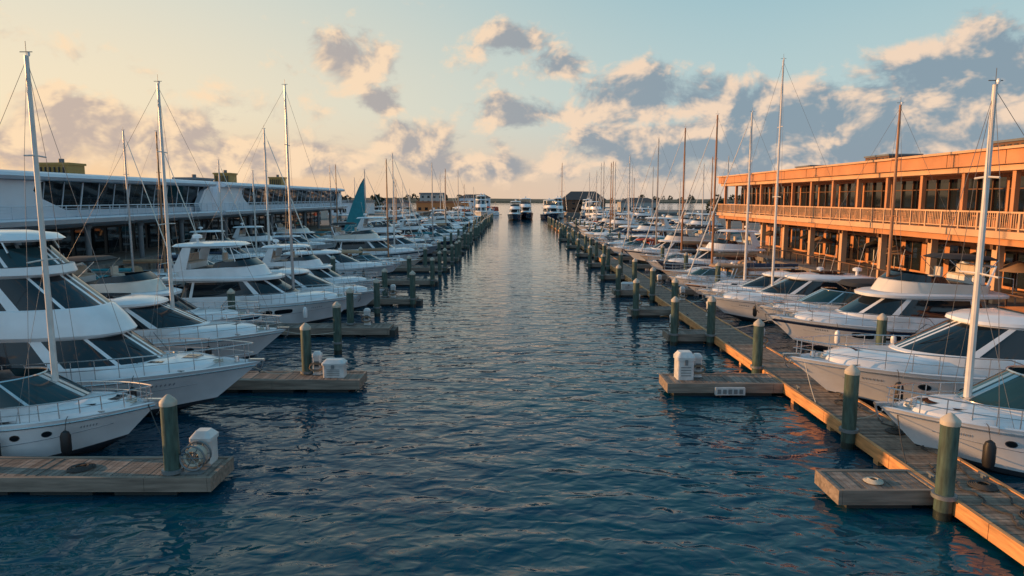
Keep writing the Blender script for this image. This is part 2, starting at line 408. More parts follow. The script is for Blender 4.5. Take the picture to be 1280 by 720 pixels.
def grand():
    h=Hull(16,4.5,1.45,1.95,.12); P={}
    P["hull"]=weld(h.build("gelcoat_white",None,'small')); P["foredeck_trunk"]=trunk(h,9.4,14.4,1.6,.32)
    c=MB()
    c.stack([(2,12.6,1.98,1.3,1.7,2.3),(2,12.5,1.96,1.95,2.05,2.3),(2,12.35,1.92,2.0,2.1,2.3),(2.3,11.0,1.78,3.0,3.02,2.5),(2.3,11.2,1.84,3.06,3.1,2.5),(1.2,11.25,1.95,3.14,3.18,2.5),(1.2,10.9,1.92,3.6,3.62,2.6),(1.4,10.45,1.82,4.05,4.08,2.6),(1.5,10.3,1.76,4.1,4.12,2.6),(2.0,8.9,1.6,5.15,5.2,2.7),(2,9.05,1.66,5.2,5.26,2.7),(1.0,9.1,1.78,5.28,5.32,2.8),(1.0,9.0,1.76,5.45,5.6,2.8)],
      ["gelcoat_white","gelcoat_white",("tint_glass","gelcoat_white")]+["gelcoat_white"]*5+[("tint_glass","gelcoat_white")]+["gelcoat_white"]*3,cap="deck_nonskid",mull=(0,12,21,22,36,37))
    for y in (.4,-.4,1.1,-1.1): c.tube([(12.2-.2*abs(y),y,2.12),(11.5-.2*abs(y),y*1.3,2.75)],.014,"rubber_black",4)
    P["cabin"]=c
    f=MB()
    f.stack([(3.0,8.85,1.6,5.5,5.62,2.6),(3.4,8.2,1.5,6.1,6.25,2.6)],[("screen_glass","gelcoat_white")],N=128,mull=(0,18,28))
    f.stack([(1.8,8.6,1.62,6.42,6.46,2.8),(1.7,8.75,1.68,6.5,6.54,2.8),(1.8,8.5,1.55,6.68,6.72,2.8),(2.6,7.5,1.0,6.8,6.84,2.8)],["gelcoat_white"]*3,cap="gelcoat_white",N=80)
    for s in (1,-1):
        f.prism([(2.2,5.4),(3.4,5.4),(3.1,6.5),(2.5,6.5)],'y',s*1.5-.06,s*1.5+.06,"gelcoat_white")
        f.tube([(7.9,s*1.35,6.1),(7.7,s*1.3,6.46)],.04,"chrome",6); f.tube([(5.4,s*1.5,5.5),(5.4,s*1.45,6.46)],.04,"chrome",6)
    seat(f,3.5,4.2,-1.2,1.2,5.5); f.lathe(3.0,0,[(6.8,.1),(7.1,.1),(7.11,.35),(7.3,.35),(7.4,.15)],"gelcoat_white")
    f.lathe(5.0,.9,[(6.8,.06),(6.95,.06),(6.96,.22),(7.2,.26),(7.38,.15),(7.42,.03)],"gelcoat_white")
    P["flybridge"]=f
    d=MB(); platform(d,h); P["swim_platform"]=d
    P["bow_rail"]=bow_rail(h,.4,.7,13); P["deck_fittings"]=details(h,hatch=((.84,0),(.78,.62),(.78,-.62)),zoff=.28)
    return P,h
def mast_rig(mb,x,z0,top,L,bow_z,mm="mast_white",r=.085,boom=True,cover="canvas_navy",hb=1.5):
    n=10
    mb.cyl(x,0,z0,top,r,r*.62,mm,n)
    for f in (.42,.72):
        z=z0+(top-z0)*f
        mb.tube([(x,-.95*(1.2-f),z),(x,0,z+.03),(x,.95*(1.2-f),z)],.025,mm,5)
    for s in (1,-1):
        z1=z0+(top-z0)*.42; z2=z0+(top-z0)*.72
        mb.tube([(x,s*hb,1.2),(x,s*.95*.78,z1),(x,s*.95*.48,z2),(x,0,top-.1)],.008,"wire",4)
        mb.tube([(x-.4,s*hb,1.2),(x,0,z1)],.007,"wire",4)
    mb.tube([(L-.1,0,bow_z),(x,0,top-.15)],.008,"wire",4)
    mb.tube([(.1,0,1.2),(x,0,top-.1)],.008,"wire",4)
    mb.tube([(x,0,top),(x,0,top+.4)],.010,"wire",4); mb.tube([(x-.18,0,top+.1),(x+.18,0,top+.1)],.012,"wire",4); mb.lathe(x,.1,[(top,.03),(top+.08,.045),(top+.13,.03)],"gelcoat_white",8)
    if boom:
        mb.tube([(x-.05,0,z0+1.2),(x-4.2,0,z0+1.15)],.06,mm,8)
        mb.rings([[(x-.15-4.0*i/6,.17*(1-.5*i/6)*cos(2*pi*k/10),z0+1.36+.20*(1-.45*i/6)*sin(2*pi*k/10)) for k in range(10)] for i in range(7)],cover,True,True,True)
def sailboat(mm="mast_white",hm="gelcoat_white",cover="canvas_navy",top=14.5,furl=True,hoist=False):
    h=Hull(11,3.3,1.0,1.35,.12,True); P={}
    P["hull"]=weld(h.build(hm,"hull_navy" if hm=="gelcoat_white" else None,'none'))
    c=MB(); 
    c.stack([(3.0,8.8,1.1,1.0,1.15,2),(3.0,8.7,1.08,1.2,1.3,2),(3.05,8.55,1.05,1.24,1.33,2),(3.1,8.3,1.0,1.42,1.45,2),(3.1,8.2,.98,1.48,1.5,2),(3.3,7.6,.75,1.6,1.58,2)],["gelcoat_white","gelcoat_white",("tint_glass","gelcoat_white"),"gelcoat_white","gelcoat_white"],cap="deck_nonskid",N=96,mull=(0,1,2,3,4,5,6,7,8,9,10,11,15,16,21,22,23)+tuple(range(32,64)))
    c.stack([(.6,3.0,1.15,1.0,1.0,5),(.6,3.0,1.1,1.3,1.3,5)],["gelcoat_white"],cap="teak",N=48)
    c.stack([(2.4,3.9,1.0,1.55,1.55,2.2),(2.5,3.6,.95,2.05,2.1,2.2),(2.6,3.3,.6,2.2,2.22,2.2)],[cover]*2,cap=cover,N=48)
    c.tube([(1.1,0,1.3),(1.1,0,1.9)],.05,"chrome",6)
    c.tube([(1.1,.45*cos(2*pi*k/16),1.95+.45*sin(2*pi*k/16)) for k in range(17)],.018,"chrome",4)
    P["coachroof_and_cockpit"]=c
    r=MB(); mast_rig(r,6.2,1.4,top,11,1.4,mm,.12,True,cover,1.4)
    if furl: r.tube([(10.7,0,1.9),(6.5,0,top-1.0)],.06,"gelcoat_cream",6,.03)
    P["mast_and_rigging"]=r
    if hoist:
        s=MB(); R=[]
        for i in range(9):
            t=i/8; z=2.9+(top-4.2)*t; w=3.4*(1-t)**.8+.05
            R.append([(6.1-w*k/6,.35*sin(pi*k/6)*(1-t*.6),z) for k in range(7)])
        s.rings(R,cover,False); P["hoisted_sail"]=s
    P["life_lines"]=bow_rail(h,.08,.6,12)
    return P,h
LIB={}
LIB["sport"]=("cabin_cruiser",)+sport()
LIB["sport_navy"]=("cabin_cruiser",)+canvas_sport("canvas_navy")
LIB["sport_black"]=("cabin_cruiser",)+canvas_sport("canvas_black")
LIB["sport_tan"]=("cabin_cruiser",)+canvas_sport("canvas_tan")
LIB["sport_red"]=("cabin_cruiser",)+canvas_sport("canvas_red")
LIB["express"]=("motor_yacht",)+express()
LIB["express2"]=("motor_yacht",)+express(hm="hull_grey",win='long')
LIB["fly"]=("flybridge_yacht",)+flybridge()
LIB["fly2"]=("flybridge_yacht",)+flybridge("gelcoat_cream","gelcoat_white","hull_navy",False)
LIB["fly3"]=("flybridge_yacht",)+flybridge("gelcoat_white","hull_navy",None,True)
LIB["grand"]=("flybridge_yacht",)+grand()
LIB["sail"]=("sailboat",)+sailboat()
LIB["sail_wood"]=("sailboat",)+sailboat("mast_wood","gelcoat_cream","canvas_tan",15.4)
LIB["sail_navy"]=("sailboat",)+sailboat("mast_alu","hull_navy","canvas_teal",16.4)
LIB["sail_teal"]=("sailboat",)+sailboat("mast_alu","gelcoat_white","canvas_teal",12.5,True,True)
LIB["sail_short"]=("sailboat",)+sailboat("mast_white","gelcoat_white","canvas_black",12.5,False)
MESH={}
for k,(nm,P,h) in LIB.items():
    MESH[k]={p:mb.mesh(p) for p,mb in P.items()}
def boat(kind,bowx,y,side,sc=1.0,yaw=0,mast=None,z=0):
    nm,P,h=LIB[kind]; L=h.L*sc
    if side<0: x=bowx-L; rot=0
    else: x=bowx+L; rot=pi
    e=empty(nm,(x,y,z),rot+yaw,sc)
    for p,me in MESH[kind].items():
        if y>120 and p in ("deck_fittings","bow_rail","life_lines"): continue
        o=bpy.data.objects.new(p,me); COL.objects.link(o); o.parent=e
    if mast:
        mx,z0,top,mm=mast; mb=MB(); mast_rig(mb,mx,z0,top/sc,h.L-.3,h.fb,mm,.095,False,hb=h.B*.42)
        mb.obj("mast_and_rigging",e)
    return e

# left bank hero boats
boat("sport",-11.2,21.0,-1,1.04,mast=(5.5,1.6,12.2,"mast_white"))
boat("grand",-9.4,25.0,-1,1.0)
boat("express",-10.8,32.2,-1,1.02,mast=(7.2,2.1,13.2,"mast_white"))
boat("fly2",-13.5,36.6,-1,.95)
boat("fly",-9.7,43.0,-1,1.0,mast=(8.3,2.1,14.8,"mast_alu"))
boat("express",-8.9,47.6,-1,.95)
boat("sail",-16.5,59.2,-1,.95)
# right bank hero boats
boat("sport",11.1,20.0,1,1.15,mast=(6.3,1.6,11.2,"mast_white"))
boat("express",10.6,25.8,1,1.12)
boat("fly2",13.5,35.6,1,.99,mast=(6.2,3.0,12.7,"mast_wood"))
boat("sport_black",14.6,40.1,1,1.1)
boat("express",12.6,44.4,1,.95,mast=(7.8,2.0,16.6,"mast_white"))
kL=["fly",None,"express","sport_tan","sail_wood","fly2","sail","express2","fly3","sport_red","sail_navy","sport"]
kR=["express","sail","sport_tan","sail_wood","fly3","sport_black","sail_wood","fly2","sail_navy","sport_red","express2","sail","fly3","sport_navy"]
fingersL=[18.3,28.2,39.6,51.0]
y=51.0; i=0
while y<240:
    fingersL.append(y+11.6)
    for dy in (3.6,8.0):
        k=kL[i%len(kL)] if i<1 or kL[i%len(kL)] else (None if i==1 else "sport_navy"); i+=1
        if k: boat(k,-9.4+random.uniform(-2.2,.9),y+dy,-1,random.uniform(.78,1.04),random.uniform(-.04,.04))
    y+=11.6
y=48.8; i=0; fingersR=[31.0]
while y<200:
    k=kR[i%len(kR)]; i+=1
    boat(k,13.8+random.uniform(-.8,1.6)+(2 if y>150 else 0),y,1,random.uniform(.80,1.02) if not k.startswith("sail") else random.uniform(.95,1.05),random.uniform(-.04,.04))
    y+=4.7
    if i%2==0: fingersR.append(y-2.2); y+=1.0
i=0; y=27
k2=["fly3","sport_navy","express","fly2","sport_black","sail_navy","sail_wood","sport_navy","sail","fly","sail_short"]
while y<235:
    if abs(y-111)>2.8: boat(k2[i%11],-26.0-random.uniform(0,1),y,-1,random.uniform(.8,.9))
    else: boat("sail_teal",-19.0,111,-1,1.0,.2)
    i+=1; y+=5.6
y=98; i=3
while y<230:
    boat(k2[i%11],30+random.uniform(-2,2),y,1,random.uniform(.85,1)); i+=1; y+=6.2
# distant yachts
boat("grand",8,300,-1,1.35,yaw=-pi/2+.05)
boat("fly3",18,262,-1,1.3,yaw=-pi/2-.1); boat("fly3",24,275,-1,1.5,yaw=-pi/2); boat("fly3",31,268,-1,1.4,yaw=-pi/2+.2); boat("grand",38,290,-1,1.2,yaw=-pi/2)
boat("sport_red",-26,268,1,1.2); boat("fly",-30,290,1,1.2); boat("sport_red",-18,320,1,1.4); boat("sail_navy",32,300,1,1.4); boat("sail",45,300,1,1.5)
for (k,x,y,s) in (("sail",-20,310,1.3),("fly",-44,318,1.3),("sport_tan",-34,305,1.4),("fly3",44,255,1.3),("sail_wood",36,312,1.5),("grand",52,306,1.1),("express",-10,318,1.2)): boat(k,x,y,-1,s,yaw=-pi/2+random.uniform(-.4,.4))

# ------------------------------------------------------------------ docks
def dock(name,x0,x1,y0,y1,along,z=.52,beam="dock_beam_grey",edge=.12,posts=True):
    e=empty(name); pl=MB(); w=.145; g=.014
    if along=='y':
        y=y0+.0
        while y<y1-.02:
            yy=min(y+w-g,y1); pl.box(x0+edge,x1-edge,y,yy,z-.05,z,"dock_plank",.008); y+=w
    else:
        x=x0
        while x<x1-.02:
            xx=min(x+w-g,x1); pl.box(x,xx,y0+edge,y1-edge,z-.05,z,"dock_plank_x",.008); x+=w
    pl.obj("deck_planks",e,False)
    b=MB()
    if along=='y':
        y=y0
        while y<y1:
            yy=min(y+4.2,y1)
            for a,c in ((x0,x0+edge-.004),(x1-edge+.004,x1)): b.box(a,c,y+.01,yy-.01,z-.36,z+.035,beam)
            y=yy
    else:
        x=x0
        while x<x1:
            xx=min(x+4.2,x1)
            for a,c in ((y0,y0+edge-.004),(y1-edge+.004,y1)): b.box(x+.005,xx-.005,a,c,z-.36,z+.035,beam)
            x=xx
        for a in ((x0-.10,x0-.004),(x1+.004,x1+.1)): b.box(a[0],a[1],y0,y1,z-.36,z+.03,beam)
    b.obj("edge_beams",e,False)
    f=MB()
    if along=='y':
        y=y0+.8
        while y<y1:
            if posts:
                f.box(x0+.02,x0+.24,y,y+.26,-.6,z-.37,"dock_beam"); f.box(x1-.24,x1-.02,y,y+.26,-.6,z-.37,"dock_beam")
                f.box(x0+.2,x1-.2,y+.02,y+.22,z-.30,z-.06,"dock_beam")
            y+=3.1
    else:
        x=x0+.2
        while x<x1-1:
            f.box(x,x+1.7,y0+.16,y1-.16,-.3,z-.12,"float_dark"); x+=2.3
    f.obj("supports",e,False)
    return e
def pile(x,y,top=2.75,r=.21):
    e=MB()
    e.lathe(x,y,[(-1.5,r*.98),(.22,r*.98)],"pile_wet",16)
    e.lathe(x,y,[(.221,r),(top-.3,r)],"pile_green",16)
    e.lathe(x,y,[(top-.298,r*1.08),(top-.2,r*1.08),(top-.17,r),(top-.02,r*.28),(top,r*.08)],"pile_cap",16)
    e.lathe(x,y,[(.56,r*1.35),(.66,r*1.35)],"steel_grey",12)
    return e.obj("mooring_pile")
dock("wooden_dock",-25,-22.6,8,255,'y')
endsL={0:-8.2,1:-6.4,2:-7.2}
for i,fy in enumerate(fingersL):
    ex=endsL.get(i,-7.1+random.uniform(-.3,.3))
    dock("finger_pier",-22.5,ex,fy-.8,fy+.75,'x')
    pile(ex-(1.1 if i==0 else 2.4),fy+(-.4 if i==0 else .4)); pile(-16.5,fy+.1)
    if i>2: pile(ex-.1,fy-.9,2.7)
pile(-20.3,28.4); pile(-9.0,34.6); pile(-9.2,46.0,2.6)
for yy in range(70,250,9): pile(-6.6-random.random(),yy+random.uniform(-1,1),2.7,.19)
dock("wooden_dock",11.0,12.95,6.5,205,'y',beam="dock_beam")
for (xa,ya,yb) in ((8.5,16.7,18.1),(6.4,26.9,28.5),(8.7,37.0,38.4),(8.1,45.4,46.9),(8.4,55,56.4),(8.6,66,67.4),(8.7,78,79.4),(8.7,92,93.4),(8.7,108,109.4),(8.7,126,127.4)):
    dock("finger_pier",xa,10.88,ya,yb,'x')
    if ya>36: pile(xa+.2,ya-.2,2.7)
for fy in fingersR: 
    dock("finger_pier",13.07,23,fy-.5,fy+.5,'x'); pile(16.9,fy-.3,2.8)
for py in (16.3,21.2,29.5,36.6,45.0,52.2,60): pile(11.02-.18,py,2.75,.215)
yy=67
while yy<205: pile(10.7+random.uniform(-.2,.2),yy,2.75); yy+=random.uniform(5.5,8)

# ------------------------------------------------------------------ dock furniture
def pedestal(x,y,z=.52):
    e=empty("dock_power_pedestal",(x,y,z)); m=MB()
    m.stack([(-.2,.2,.2,0,0,5),(-.2,.2,.2,.04,.04,5),(-.17,.17,.17,.06,.06,5),(-.17,.17,.17,.75,.75,5),(-.19,.19,.19,.78,.78,5),(-.19,.19,.19,.9,.9,4),(-.12,.12,.12,1.0,1.0,3)],["steel_grey","pedestal_white","pedestal_white","pedestal_white","pedestal_white","pedestal_white"],cap="pedestal_white",N=32)
    m.box(-.1,.1,-.19,-.165,.35,.62,"steel_grey"); m.box(-.08,.08,-.21,-.185,.42,.5,"rubber_black")
    m.obj("housing",e)
    h=MB(); 
    for k in range(4): h.tube([(.0+.28*cos(a*pi/8),-.26-.012*k,.42+.16*sin(a*pi/8)-.02*k) for a in range(17)],.018,"canvas_tan" if k%2 else "rope_dark",5)
    h.obj("shore_cable",e); return e
def dockbox(x,y,z=.52,L=1.1,W=.6,H=.6,rot=0):
    e=empty("dock_box",(x,y,z),rot); m=MB()
    m.stack([(-L/2,L/2,W/2,0,0,8),(-L/2,L/2,W/2,H*.7,H*.7,8),(-L/2-.04,L/2+.04,W/2+.04,H*.71,H*.71,8),(-L/2-.04,L/2+.04,W/2+.04,H*.82,H*.82,8),(-L/2+.1,L/2-.1,W/2-.12,H,H,8)],["pedestal_white"]*4,cap="pedestal_white",N=48,fc=.5)
    m.box(-.06,.06,-W/2-.065,-W/2-.03,H*.55,H*.75,"steel_grey")
    for k in range(4): m.box(-L*.3,L*.3,-W/2-.02,-W/2-.004,H*(.15+.1*k),H*(.18+.1*k),"steel_grey")
    m.obj("box_and_lid",e)
    return e
def hosereel(x,y,z=.52):
    e=empty("hose_reel",(x,y,z)); m=MB()
    for yy in (-.2,.2):
        m.tube([(.0+.34*cos(a*pi/10),yy,.42+.34*sin(a*pi/10)) for a in range(21)],.03,"steel_grey",5)
        for a in (0,pi/3,2*pi/3): m.tube([(.34*cos(a),yy,.42+.34*sin(a)),(-.34*cos(a),yy,.42-.34*sin(a))],.015,"steel_grey",4)
    for k in range(5): m.tube([(.22*cos(a*pi/8),-.16+.08*k,.42+.22*sin(a*pi/8)) for a in range(17)],.045,"rope",5)
    m.box(-.3,.3,-.3,.3,0,.05,"steel_grey"); m.obj("reel_and_hose",e)
dockbox(-8.78,18.75,L=.55,W=.55,H=.95); hosereel(-8.75,18.1)
pedestal(-8.3,28.5); dockbox(-7.5,28.2,H=.75,L=.9); pedestal(-8.6,40); pedestal(-9,51.3)
dockbox(7.2,27.9,L=.7,W=.7,H=1.15); pedestal(7.8,28.1); pedestal(9.1,38); pedestal(8.6,46.4); dockbox(9.6,56,H=.6)
for yy in (34,43,50,58,70): pedestal(12.6,yy)
m=MB(); m.box(8.2,9.4,26.72,26.88,.12,.42,"pedestal_white"); 
for k in range(5): m.box(8.28+k*.22,8.42+k*.22,26.69,26.718,.18,.36,"steel_grey")
m.obj("dock_bumper",None,False)
def coil(x,y,z=.53,r=.35,mt="rope_dark"):
    m=MB(); pts=[]
    for k in range(90):
        a=k*2*pi/18; rr=r*(1-.12*(k/18)); pts.append((x+rr*cos(a)+random.uniform(-.01,.01),y+rr*sin(a),z+.012*(k/18)+.02))
    m.tube(pts,.02,mt,5); m.obj("rope_coil")
coil(12.3,17.0); coil(12.4,15.2,r=.4); coil(12.35,21.2,r=.3); coil(-12,18.2); coil(9.6,17.3,r=.25,mt="rope"); coil(12.2,24.3)
def line(pts,r=.016,mt="rope"):
    m=MB(); out=[]
    a,b,sag=pts
    for i in range(13):
        t=i/12; out.append(tuple(a[j]+(b[j]-a[j])*t for j in range(2))+(a[2]+(b[2]-a[2])*t-sag*4*t*(1-t),))
    m.tube(out,r,mt,5); m.obj("mooring_line")
line(((11.6,19.9,1.65),(11.1,18.4,.6),.15),mt="rope_dark"); line(((12.0,20.8,1.6),(11.2,21.4,.9),.1))
line(((11.2,25.6,1.9),(11.1,24.2,.6),.1)); line(((12.0,26.4,1.9),(11.0,29.3,1.0),.25),mt="rope_dark")
line(((14.0,35.2,1.9),(11.2,36.4,1.0),.2)); line(((13.2,44.4,1.8),(11.1,45,1.0),.2))
line(((-9.8,24.8,1.9),(-9.0,28.0,.9),.3)); line(((-11.5,20.9,1.6),(-9.4,18.2,1.0),.25),mt="rope_dark"); line(((-11.3,32.5,1.7),(-9.0,34.5,1.2),.2))
for (y0,y1,x) in ((12.5,20.5,12.45),(21,27,12.5),(14.0,18.5,11.7)):
    m=MB(); m.tube([(x+.12*sin(k*.9)+.05*sin(k*2.3),y0+(y1-y0)*k/30,.555) for k in range(31)],.022,"rope_dark",5); m.obj("shore_cable")
def cleats():
    m=MB()
    for yy in [9+k*4.3 for k in range(30)]:
        for xx in (11.3,12.7):
            m.box(xx-.03,xx+.03,yy-.05,yy+.05,.52,.6,"steel_grey"); m.box(xx-.025,xx+.025,yy-.16,yy+.16,.6,.64,"steel_grey")
    m.obj("dock_cleats",None,False)
cleats()

# ------------------------------------------------------------------ left building
def left_block(y0,y1,big,XF=-40):
    e=empty("marina_clubhouse"); r=MB()
    prof=[(XF-22,9.7),(XF-22,10.1),(XF-.5,10.25),(XF+.9,10.18),(XF+1.6,10.0),(XF+1.8,9.75),(XF+1.5,9.5),(XF-.8,9.4),(XF-.8,9.7)]
    r.prism(prof,'y',y0-3*big,y1,"bldg_white"); r.obj("roof",e)
    s=MB()
    prof=[(XF-22,6.0),(XF-22,6.35),(XF+2.0,6.35),(XF+2.15,6.2),(XF+1.9,5.8),(XF+.3,5.35),(XF-22,5.35)]
    s.prism(prof,'y',y0-1.5,y1+.5,"bldg_white"); s.obj("balcony_slab",e)
    w=MB(); X=XF-.2
    w.prism([(X-.6,6.36),(X+.15,6.36),(X+.3,6.95),(X-.6,6.95)],'y',y0+.5,y1-.5,"bldg_white")
    w.prism([(X-.6,6.95),(X+.15,6.95),(X+.6,9.43),(X-.6,9.43)],'y',y0+1,y1-1,"bldg_glass")
    y=y0+4; j=0
    while y<y1-1:
        wd=.16 if j%3==0 else .07
        w.prism([(X-.5,6.95),(X+.22,6.95),(X+.67,9.4),(X-.5,9.4)],'y',y,y+wd,"bldg_white"); y+=2.6; j+=1
    a=y0; k=1.0 if big else .6
    P=[(a-3*k,6.36),(a+17.5*k,6.36),(a+16.3*k,6.95),(a+13.2*k,8.0),(a+12.4*k,8.6),(a+12.7*k,9.1),(a+13.8*k,9.42),(a-1*k,9.5)]
    w.prism(P,'x',X+.45,X+1.05,"bldg_white")
    a=y1
    P=[(a+.4,6.36),(a-3,6.36),(a-3.6,7.2),(a-1.8,9.0),(a-.6,9.35),(a,9.45)]
    w.prism(P[::-1],'x',X+.45,X+1.05,"bldg_white")
    w.prism([(y0-.5,6.36),(y0+.3,6.36),(y0+.3,9.6),(y0,9.6)],'x',XF-21,X+.3,"bldg_white")
    w.prism([(y1-.3,6.36),(y1,6.36),(y1,9.6),(y1-.3,9.6)],'x',XF-21,X+.3,"bldg_white")
    w.obj("window_strip",e,False)
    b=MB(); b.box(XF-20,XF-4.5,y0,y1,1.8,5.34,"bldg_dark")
    y=y0
    while y<y1:
        b.box(XF-4.49,XF-4.4,y+.3,y+2.4,2.0,4.8,"bldg_glass"); y+=2.8
    y=y0+1
    while y<y1:
        b.lathe(XF+.9,y,[(1.8,.25),(5.1,.25),(5.5,.45)],"bldg_grey",12); y+=9
    b.obj("ground_floor",e,False)
    g=MB(); 
    for z in (6.6,6.85,7.1,7.35): g.tube([(XF+1.9,y0-1.3,z),(XF+1.9,y1+.3,z)],.018 if z<7.3 else .045,"bldg_white",5)
    y=y0-1.3
    while y<y1+.3: g.box(XF+1.87,XF+1.93,y,y+.06,6.35,7.33,"bldg_white"); y+=1.6
    g.obj("balcony_railing",e,False)
    return e
left_block(44,89.5,True); left_block(92.5,158,False)
for (x,y,w,l,t,mt) in ((-52,80,1.7,3,12.0,"yellow_plant"),(-48.5,117,1.3,3,12.2,"yellow_plant"),(-48.5,143,1.3,3,12.3,"yellow_plant"),(-46,100,1.5,6,10.9,"bldg_grey")):
    m=MB(); m.box(x-w,x+w,y-l/2,y+l/2,10.12,t-.25,mt); m.box(x-w-.15,x+w+.15,y-l/2-.15,y+l/2+.15,t-.25,t,mt)
    for k in range(6): m.box(x-w+.3+k*w*.3,x-w+.3+k*w*.3+.1,y-l/2-.2,y-l/2-.002,10.4,t-.5,"bldg_dark")
    m.cyl(x,y,t,t+.5,.3,.3,"bldg_grey",10); m.obj("rooftop_air_handler",None,False)

# ------------------------------------------------------------------ right building
def right_building(y0,y1,X=28):
    e=empty("waterfront_restaurant"); r=MB()
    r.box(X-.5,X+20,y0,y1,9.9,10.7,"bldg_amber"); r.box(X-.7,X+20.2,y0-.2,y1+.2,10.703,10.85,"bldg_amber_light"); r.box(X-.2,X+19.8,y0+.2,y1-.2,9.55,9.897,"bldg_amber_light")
    y=y0+3
    while y<y1: r.box(X-.515,X-.503,y,y+.04,9.92,10.68,"bldg_amber_dark"); y+=5.2
    r.obj("roof_fascia",e,False)
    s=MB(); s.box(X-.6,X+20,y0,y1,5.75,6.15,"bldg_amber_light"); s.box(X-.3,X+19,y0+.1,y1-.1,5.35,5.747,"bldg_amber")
    s.obj("terrace_slab",e,False)
    w=MB(); XG=X+2.6
    w.box(XG,XG+.1,y0+.3,y1-.3,6.9,9.3,"bldg_glass"); w.box(XG-.08,XG+.2,y0+.3,y1-.3,6.153,6.897,"bldg_amber"); w.box(XG-.08,XG+.2,y0+.3,y1-.3,9.3,9.548,"bldg_amber")
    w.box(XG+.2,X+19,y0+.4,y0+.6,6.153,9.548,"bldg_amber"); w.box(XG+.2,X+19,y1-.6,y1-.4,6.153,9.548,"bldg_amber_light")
    y=y0+.5; i=0
    while y<y1-.4:
        w.box(XG-.14,XG-.003,y,y+(.30 if i%3==0 else .08),6.9,9.298,"bldg_amber" if i%3==0 else "bldg_amber_dark"); y+=1.45; i+=1
    w.box(XG-.1,XG-.004,y0+.3,y1-.3,8.55,8.63,"bldg_amber_dark")
    y=y0+1
    while y<y1: w.box(X+.0,X+.28,y,y+.28,6.15,9.549,"bldg_amber"); y+=4.35
    y=y0+2
    while y<y1-2:
        w.box(X+1.1,X+1.9,y,y+.8,6.85,6.9,"bldg_amber_dark"); w.cyl(X+1.5,y+.4,6.15,6.85,.05,.05,"bldg_dark",6)
        for s in (-.7,1.1): w.box(X+1.3,X+1.75,y+s,y+s+.4,6.55,6.6,"bldg_dark"); w.box(X+1.3,X+1.75,y+s+(0 if s<0 else .36),y+s+(.04 if s<0 else .4),6.6,7.05,"bldg_dark")
        y+=3.3
    w.obj("upper_glazing",e,False)
    g=MB()
    g.box(X-.5,X-.4,y0+.1,y1-.1,7.16,7.26,"bldg_amber_light"); g.box(X-.48,X-.42,y0+.1,y1-.1,6.28,6.34,"bldg_amber_light")
    y=y0+.1; i=0
    while y<y1-.1:
        if i%10==0: g.box(X-.52,X-.38,y,y+.12,6.152,7.158,"bldg_amber_light")
        else: g.box(X-.465,X-.435,y,y+.05,6.341,7.159,"bldg_amber_light")
        y+=.17; i+=1
    g.obj("terrace_balustrade",e,False)
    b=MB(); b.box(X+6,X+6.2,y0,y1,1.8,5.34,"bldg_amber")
    y=y0+.6
    while y<y1-2.5: b.box(X+5.9,X+5.998,y,y+2.2,2.0,4.4,"bldg_glass"); b.box(X+5.86,X+5.9,y+1.06,y+1.14,2.0,4.4,"bldg_amber_dark"); y+=3.0
    y=y0+1
    while y<y1:
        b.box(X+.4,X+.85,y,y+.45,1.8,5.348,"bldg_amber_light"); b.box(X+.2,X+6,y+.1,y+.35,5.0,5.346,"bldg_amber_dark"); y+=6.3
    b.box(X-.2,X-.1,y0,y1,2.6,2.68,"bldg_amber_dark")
    y=y0
    while y<y1: b.box(X-.2,X-.12,y,y+.08,1.8,2.6,"bldg_amber_dark"); y+=1.5
    b.obj("ground_floor",e,False)
right_building(20,92)
for (x,y,t) in ((33,44,11.7),(34,62,11.8),(36,52,11.5),(35,80,11.7)):
    m=MB(); m.box(x-1.4,x+1.4,y-2,y+2,10.86,t-.15,"bldg_amber_dark"); m.box(x-1.5,x+1.5,y-2.1,y+2.1,t-.147,t,"bldg_grey"); 
    for k in range(6): m.box(x-1.45,x-1.402,y-1.8+k*.6,y-1.5+k*.6,11.0,t-.3,"bldg_dark")
    m.obj("rooftop_air_handler",None,False)
for i in range(9):
    x=29.8+(i%2)*1.8; y=27+i*6.5
    m=MB(); m.cyl(x,y,1.8,4.3,.04,.04,"mast_alu",6); n=8
    m.rings([[(x+r*cos(2*pi*k/n),y+r*sin(2*pi*k/n),z) for k in range(n)] for r,z in ((1.3,3.75),(1.25,3.8),(.05,4.35))],"canvas_black" if i%2 else "canvas_tan",True,False,True)
    m.lathe(x,y,[(2.5,.5),(2.55,.5)],"teak",12); m.obj("patio_umbrella")

